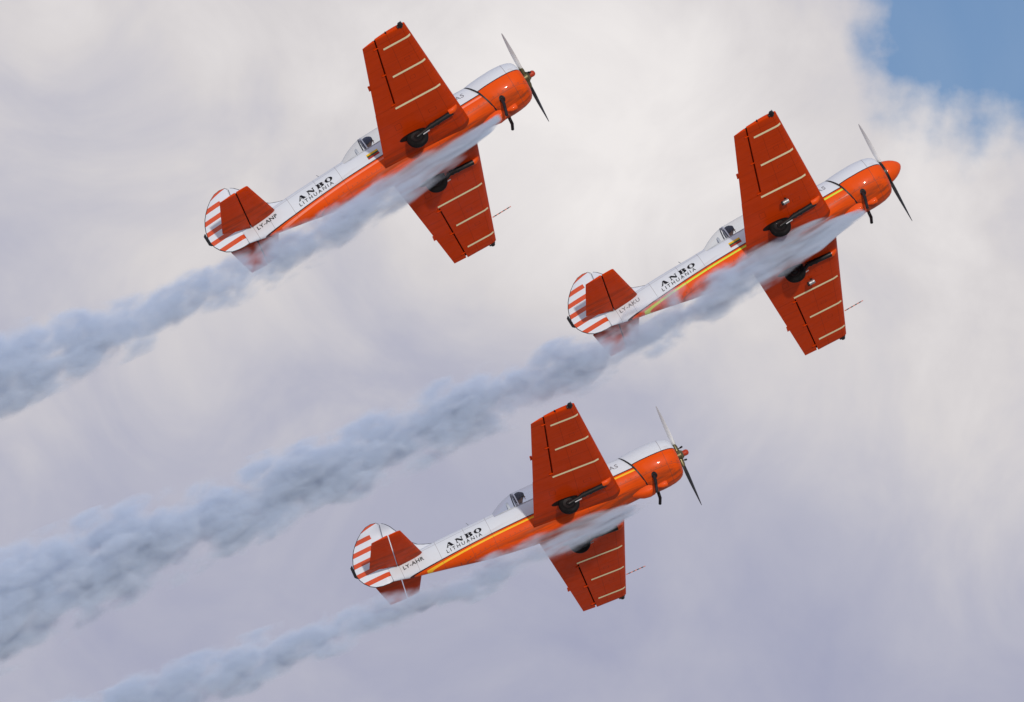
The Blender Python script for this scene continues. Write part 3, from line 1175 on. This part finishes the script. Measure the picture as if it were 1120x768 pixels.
def make_pilot(key, label):
    """a seated figure: one skinned body, helmet and goggles as children."""
    me = bpy.data.meshes.new('person')
    J = [(-3.60, 0, -.12), (-3.63, 0, .06), (-3.62, 0, .24), (-3.60, 0, .40), (-3.585, 0, .47), (-3.54, 0, .545), (-3.515, 0, .64), (-3.52, 0, .72),
         (-3.60, -.18, .36), (-3.45, -.24, .12), (-3.20, -.15, .06), (-3.12, -.12, .07),
         (-3.60, .18, .36), (-3.45, .24, .12), (-3.20, .15, .06), (-3.12, .12, .07),
         (-3.58, -.10, -.12), (-3.15, -.14, -.02), (-2.85, -.13, -.28), (-2.72, -.13, -.27),
         (-3.58, .10, -.12), (-3.15, .14, -.02), (-2.85, .13, -.28), (-2.72, .13, -.27)]
    RD = [(.14, .12), (.14, .11), (.16, .11), (.13, .09), (.06, .06), (.06, .065), (.085, .075), (.06, .06),
          (.065, .065), (.05, .05), (.04, .04), (.045, .03), (.065, .065), (.05, .05), (.04, .04), (.045, .03),
          (.085, .085), (.07, .07), (.05, .05), (.05, .035), (.085, .085), (.07, .07), (.05, .05), (.05, .035)]
    E = [(0, 1), (1, 2), (2, 3), (3, 4), (4, 5), (5, 6), (6, 7), (3, 8), (8, 9), (9, 10), (10, 11), (3, 12), (12, 13), (13, 14), (14, 15),
         (0, 16), (16, 17), (17, 18), (18, 19), (0, 20), (20, 21), (21, 22), (22, 23)]
    me.from_pydata(J, E, [])
    tmp = bpy.data.objects.new('person', me)
    COL.objects.link(tmp)
    md = tmp.modifiers.new('skin', 'SKIN')
    for i, r_ in enumerate(RD):
        me.skin_vertices[0].data[i].radius = r_
    me.skin_vertices[0].data[0].use_root = True
    tmp.modifiers.new('sub', 'SUBSURF').levels = 2
    dg = bpy.context.evaluated_depsgraph_get()
    body = bpy.data.meshes.new_from_object(tmp.evaluated_get(dg))
    bpy.data.objects.remove(tmp)
    body.materials.clear()
    body.materials.append(M['suit'])
    body.materials.append(M['skin'])
    for p in body.polygons:
        p.use_smooth = True
        if p.center.z > .50:
            p.material_index = 1
    o = bpy.data.objects.new('person', body)
    COL.objects.link(o)
    o.matrix_world = pose_matrix(key)
    o['label'] = label
    o['category'] = 'person'
    o['group'] = 'pilots under the canopies'
    # helmet: domed shell open at the face
    mb = MB()
    n, rows = 28, 12
    rings = []
    for i in range(rows):
        ph = R(-38 + 126 * i / (rows - 1))
        ring = []
        for j in range(n):
            t = 2 * math.pi * j / n
            front = max(0, math.cos(t))
            r_ = .128
            z = .655 + .128 * math.sin(ph) + .085 * front ** 2 * max(0, 1 - (i / 7))
            ring.append(Vector((-3.525 + r_ * 1.06 * math.cos(ph) * math.cos(t), r_ * math.cos(ph) * math.sin(t), z)))
        rings.append(ring)
    mb.loft(rings, True)
    mb.build('helmet', M['suit'] if key != 'A' else plain_helmet(), o)
    mb = MB()
    rings = []
    for z, dx in ((.645, 0), (.655, .012), (.685, .014), (.695, 0)):
        rings.append([Vector((-3.525 + (.118 + dx) * math.cos(R(-60 + 120 * j / 12)), (.105 + dx) * math.sin(R(-60 + 120 * j / 12)), z)) for j in range(13)])
    mb.loft(rings, False, False)
    mb.build('goggles', M['visor'], o)
    mb = MB()
    mb.tube([(-3.42, 0, .645), (-3.402, 0, .615), (-3.412, 0, .603)], [.012, .018, .012], 8)
    mb.build('nose', M['skin'], o)
    mb = MB()
    mb.tube([(-3.418, -.028, .575), (-3.408, 0, .573), (-3.418, .028, .575)], [.005, .008, .005], 6)
    mb.build('mouth', M['flag_r'], o)
    return o


def plain_helmet():
    if 'helm' not in M:
        M['helm'] = plain('blue_helmet', (0.03, 0.045, 0.10), .35)
    return M['helm']


# ------------------------------------------------------------------ smoke
SMOKE = {   # along the aeroplane's axis: (x, z of the middle, radius)
    'A': [(-0.90, -.52, .08), (-1.58, -.6, .16), (-2.76, -.69, .31), (-3.9, -.74, .40), (-5.04, -.77, .42), (-6.55, -.66, .46), (-7.68, -.51, .46),
          (-8.57, -.28, .50), (-9.73, -.09, .58), (-10.82, .14, .65), (-11.79, .36, .73), (-12.6, .55, .81), (-14.2, .93, .92)],
    'B': [(-0.83, -.65, .08), (-1.4, -.55, .15), (-2.49, -.50, .33), (-3.64, -.55, .43), (-5.59, -.57, .47), (-8.21, -.29, .60), (-10.69, .1, .67),
          (-13.31, .38, .71), (-14.81, .58, .75), (-16.37, .83, .80), (-18.68, 1.2, .94), (-21.12, 1.42, 1.06), (-22.8, 1.59, 1.14)],
    'C': [(-0.87, -.76, .08), (-1.45, -.69, .15), (-2.34, -.67, .26), (-3.42, -.69, .32), (-4.14, -.72, .34), (-5.72, -.72, .36), (-7.8, -.57, .41),
          (-9.3, -.39, .48), (-11.38, -.28, .59), (-13.4, -.23, .69), (-15.6, -.23, .79)],
}
SMOKE_DENS = {'A': 4.6, 'B': 5.6, 'C': 5.0}


def float_curve(k, v, pts):
    n = k.n.new('ShaderNodeFloatCurve')
    c = n.mapping.curves[0]
    n.mapping.use_clip = False
    while len(c.points) < len(pts):
        c.points.new(.5, .5)
    for p, (a, b) in zip(c.points, pts):
        p.location = (a, b)
        p.handle_type = 'AUTO'
    n.mapping.update()
    k.put(n, 'Value', v)
    return n.outputs[0]


def smoke_material(key):
    tab = SMOKE[key]
    m = bpy.data.materials.new('smoke_volume')
    m.use_nodes = True
    k = NT(m.node_tree)
    k.n.clear()
    out = k.n.new('ShaderNodeOutputMaterial')
    tc = k.n.new('ShaderNodeTexCoord').outputs['Object']
    x, y, z = k.sep(tc)
    x0, x1 = tab[0][0], tab[-1][0]
    L = x0 - x1
    s = k.m('DIVIDE', k.m('SUBTRACT', x0, x), L, clamp=True)
    zc = k.m('SUBTRACT', k.m('MULTIPLY', float_curve(k, s, [((x0 - a) / L, (b + 1) / 3) for a, b, c in tab]), 3.0), 1.0)
    rr = k.m('MULTIPLY', float_curve(k, s, [((x0 - a) / L, c / 1.5) for a, b, c in tab]), 1.5)
    dist_m = k.m('MULTIPLY', s, L)
    seed = {'A': 3.1, 'B': 17.7, 'C': 41.3}[key]
    # drawn out into streaks beside the aeroplane, curling billows farther behind
    far = k.mr(dist_m, 0.6, 5.5)
    pn = k.comb(k.m('ADD', k.m('MULTIPLY', x, 0.15), seed), y, z)
    pf = k.comb(k.m('ADD', k.m('MULTIPLY', x, 0.60), seed), y, z)
    n1 = k.noise(pf, 1.0, 1, .5, 0.3)

    def blend(sc_n, sc_f, det):
        a_, b_ = k.noise(pn, sc_n, det, .5, 0.4), k.noise(pf, sc_f, det, .5, 0.4)
        return k.m('ADD', k.m('MULTIPLY', a_, k.m('SUBTRACT', 1.0, far)), k.m('MULTIPLY', b_, far))
    n2 = blend(3.2, 2.4, 2)
    vo = k.n.new('ShaderNodeTexVoronoi')
    vo.feature = 'F1'
    k.put(vo, 'Vector', k.comb(k.m('ADD', k.m('MULTIPLY', x, 0.52), seed), y, z))
    k.put(vo, 'Scale', 1.55)
    puff = vo.outputs['Distance']
    yoff = k.mr(dist_m, 2.5, 8.0, -0.28, 0.0)
    y = k.m('SUBTRACT', y, yoff)
    zc = k.m('ADD', zc, k.m('MULTIPLY', yoff, 0.5))
    dz = k.m('SUBTRACT', z, zc)
    wob = k.m('MULTIPLY', k.m('SUBTRACT', n1, .5), k.m('MULTIPLY', rr, 0.85))
    dz = k.m('ADD', dz, wob)
    d = k.m('DIVIDE', k.m('SQRT', k.m('ADD', k.m('MULTIPLY', dz, dz), k.m('MULTIPLY', y, y))), rr)
    near_amp = k.m('MULTIPLY', k.m('SUBTRACT', n2, .5), k.mr(dist_m, 1.0, 9.0, 4.6, 2.3))
    far_amp = k.m('MULTIPLY', k.m('MINIMUM', k.m('MULTIPLY', k.m('SUBTRACT', puff, .50), 1.9), 0.32), far)
    near_amp = k.m('MINIMUM', near_amp, k.m('SUBTRACT', 1.3, k.m('MULTIPLY', far, 0.45)))
    e = k.m('ADD', k.m('ADD', d, near_amp), far_amp)
    body = k.mr(e, 1.15, 0.20)
    edge = k.mr(d, 1.32, 1.10)
    start = k.mr(dist_m, 0.0, 0.15)
    thin = k.m('ADD', k.mr(dist_m, 0.5, 7.5, 1.15, 1.0), k.mr(dist_m, 0.2, 2.2, 3.5, 0.0))
    tail = k.mr(rr, 0.4, 1.1, 1.0, 0.62)
    dens = k.m('MULTIPLY', k.m('MULTIPLY', body, edge), k.m('MULTIPLY', k.m('MULTIPLY', start, thin), tail))
    # fine drawn-out filaments near the engine, soft mottling behind
    n3 = blend(7.0, 4.5, 1)
    lo = k.m('ADD', 0.12, k.m('MULTIPLY', far, 0.38))
    dens = k.m('MULTIPLY', dens, k.mr(n3, 0.36, 0.64, lo, k.m('SUBTRACT', 2.0, lo)))
    dens = k.m('MULTIPLY', dens, SMOKE_DENS[key])
    pvn = k.n.new('ShaderNodeVolumePrincipled')
    pvn.inputs['Color'].default_value = (0.775, 0.868, 1.0, 1)
    pvn.inputs['Anisotropy'].default_value = -0.15
    k.l.new(dens, pvn.inputs['Density'])
    k.l.new(pvn.outputs[0], out.inputs['Volume'])
    m.cycles.volume_step_rate = 0.08
    return m


def make_smoke(key, label):
    tab = SMOKE[key]
    mb = MB()
    rings = []
    xs = []
    x = tab[0][0]
    while x > tab[-1][0]:
        xs.append(x)
        x -= .12
    n = 20
    for x in xs:
        zc, r_ = lerp_table(tab, x)
        r_ = r_ * 1.27 + .02
        q = min(max((tab[0][0] - x - 2.5) / 5.5, 0), 1)
        yo = -.28 * (1 - q * q * (3 - 2 * q))
        zc += yo * .5
        rings.append([Vector((x, yo + r_ * math.cos(2*math.pi*j/n), zc + r_ * math.sin(2*math.pi*j/n))) for j in range(n)])
    mb.loft(rings)
    o = mb.build('smoke_trail', smoke_material(key))
    o.matrix_world = pose_matrix(key)
    o['label'] = label
    o['category'] = 'smoke trail'
    o['group'] = 'smoke trails behind the planes'
    return o


# ------------------------------------------------------------------ build
def make_ground():
    mb = MB()
    n = 48
    rings = [[Vector((r_ * math.cos(2*math.pi*j/n), r_ * math.sin(2*math.pi*j/n), 0)) for j in range(n)] for r_ in (20, 80, 300, 1200, 5000, 20000)]
    mb.loft(rings, False)
    mb.add(rings[0], [tuple(range(n))])
    g = mb.build('ground', grass_material(), None, False)
    g['kind'] = 'structure'


make_ground()
make_aeroplane('A', 'orange and white aerobatic plane marked LY-ANP with red cheat line, upper left of the formation',
               (0.90, 0.24, 0.15, 1), 'LY-ANP', M['ink'], 150, False, True, 1.5, False)
make_aeroplane('B', 'orange and white aerobatic plane with pointed orange spinner and green-yellow cheat line, marked LY-AKU',
               (0.62, 0.72, 0.06, 1), 'LY-AKU', M['ink_soft'], 126, True, True, 1.0, True)
make_aeroplane('C', 'orange and white aerobatic plane marked LY-AHR with yellow cheat line, lowest of the formation',
               (0.90, 0.50, 0.03, 1), 'LY-AHR', M['ink'], 110, False, False, 2.0, False)
make_pilot('A', 'pilot in blue helmet under the canopy of the plane marked LY-ANP')
make_pilot('B', 'pilot in dark helmet under the canopy of the plane with the orange spinner')
make_pilot('C', 'pilot in dark helmet under the canopy of the lowest plane, marked LY-AHR')
make_smoke('A', 'pale blue-grey smoke trail behind the upper left plane, the plane marked LY-ANP')
make_smoke('B', 'long thick blue-grey smoke trail streaming from the plane with the orange spinner')
make_smoke('C', 'narrow grey smoke trail streaming from the lowest plane, the plane marked LY-AHR')
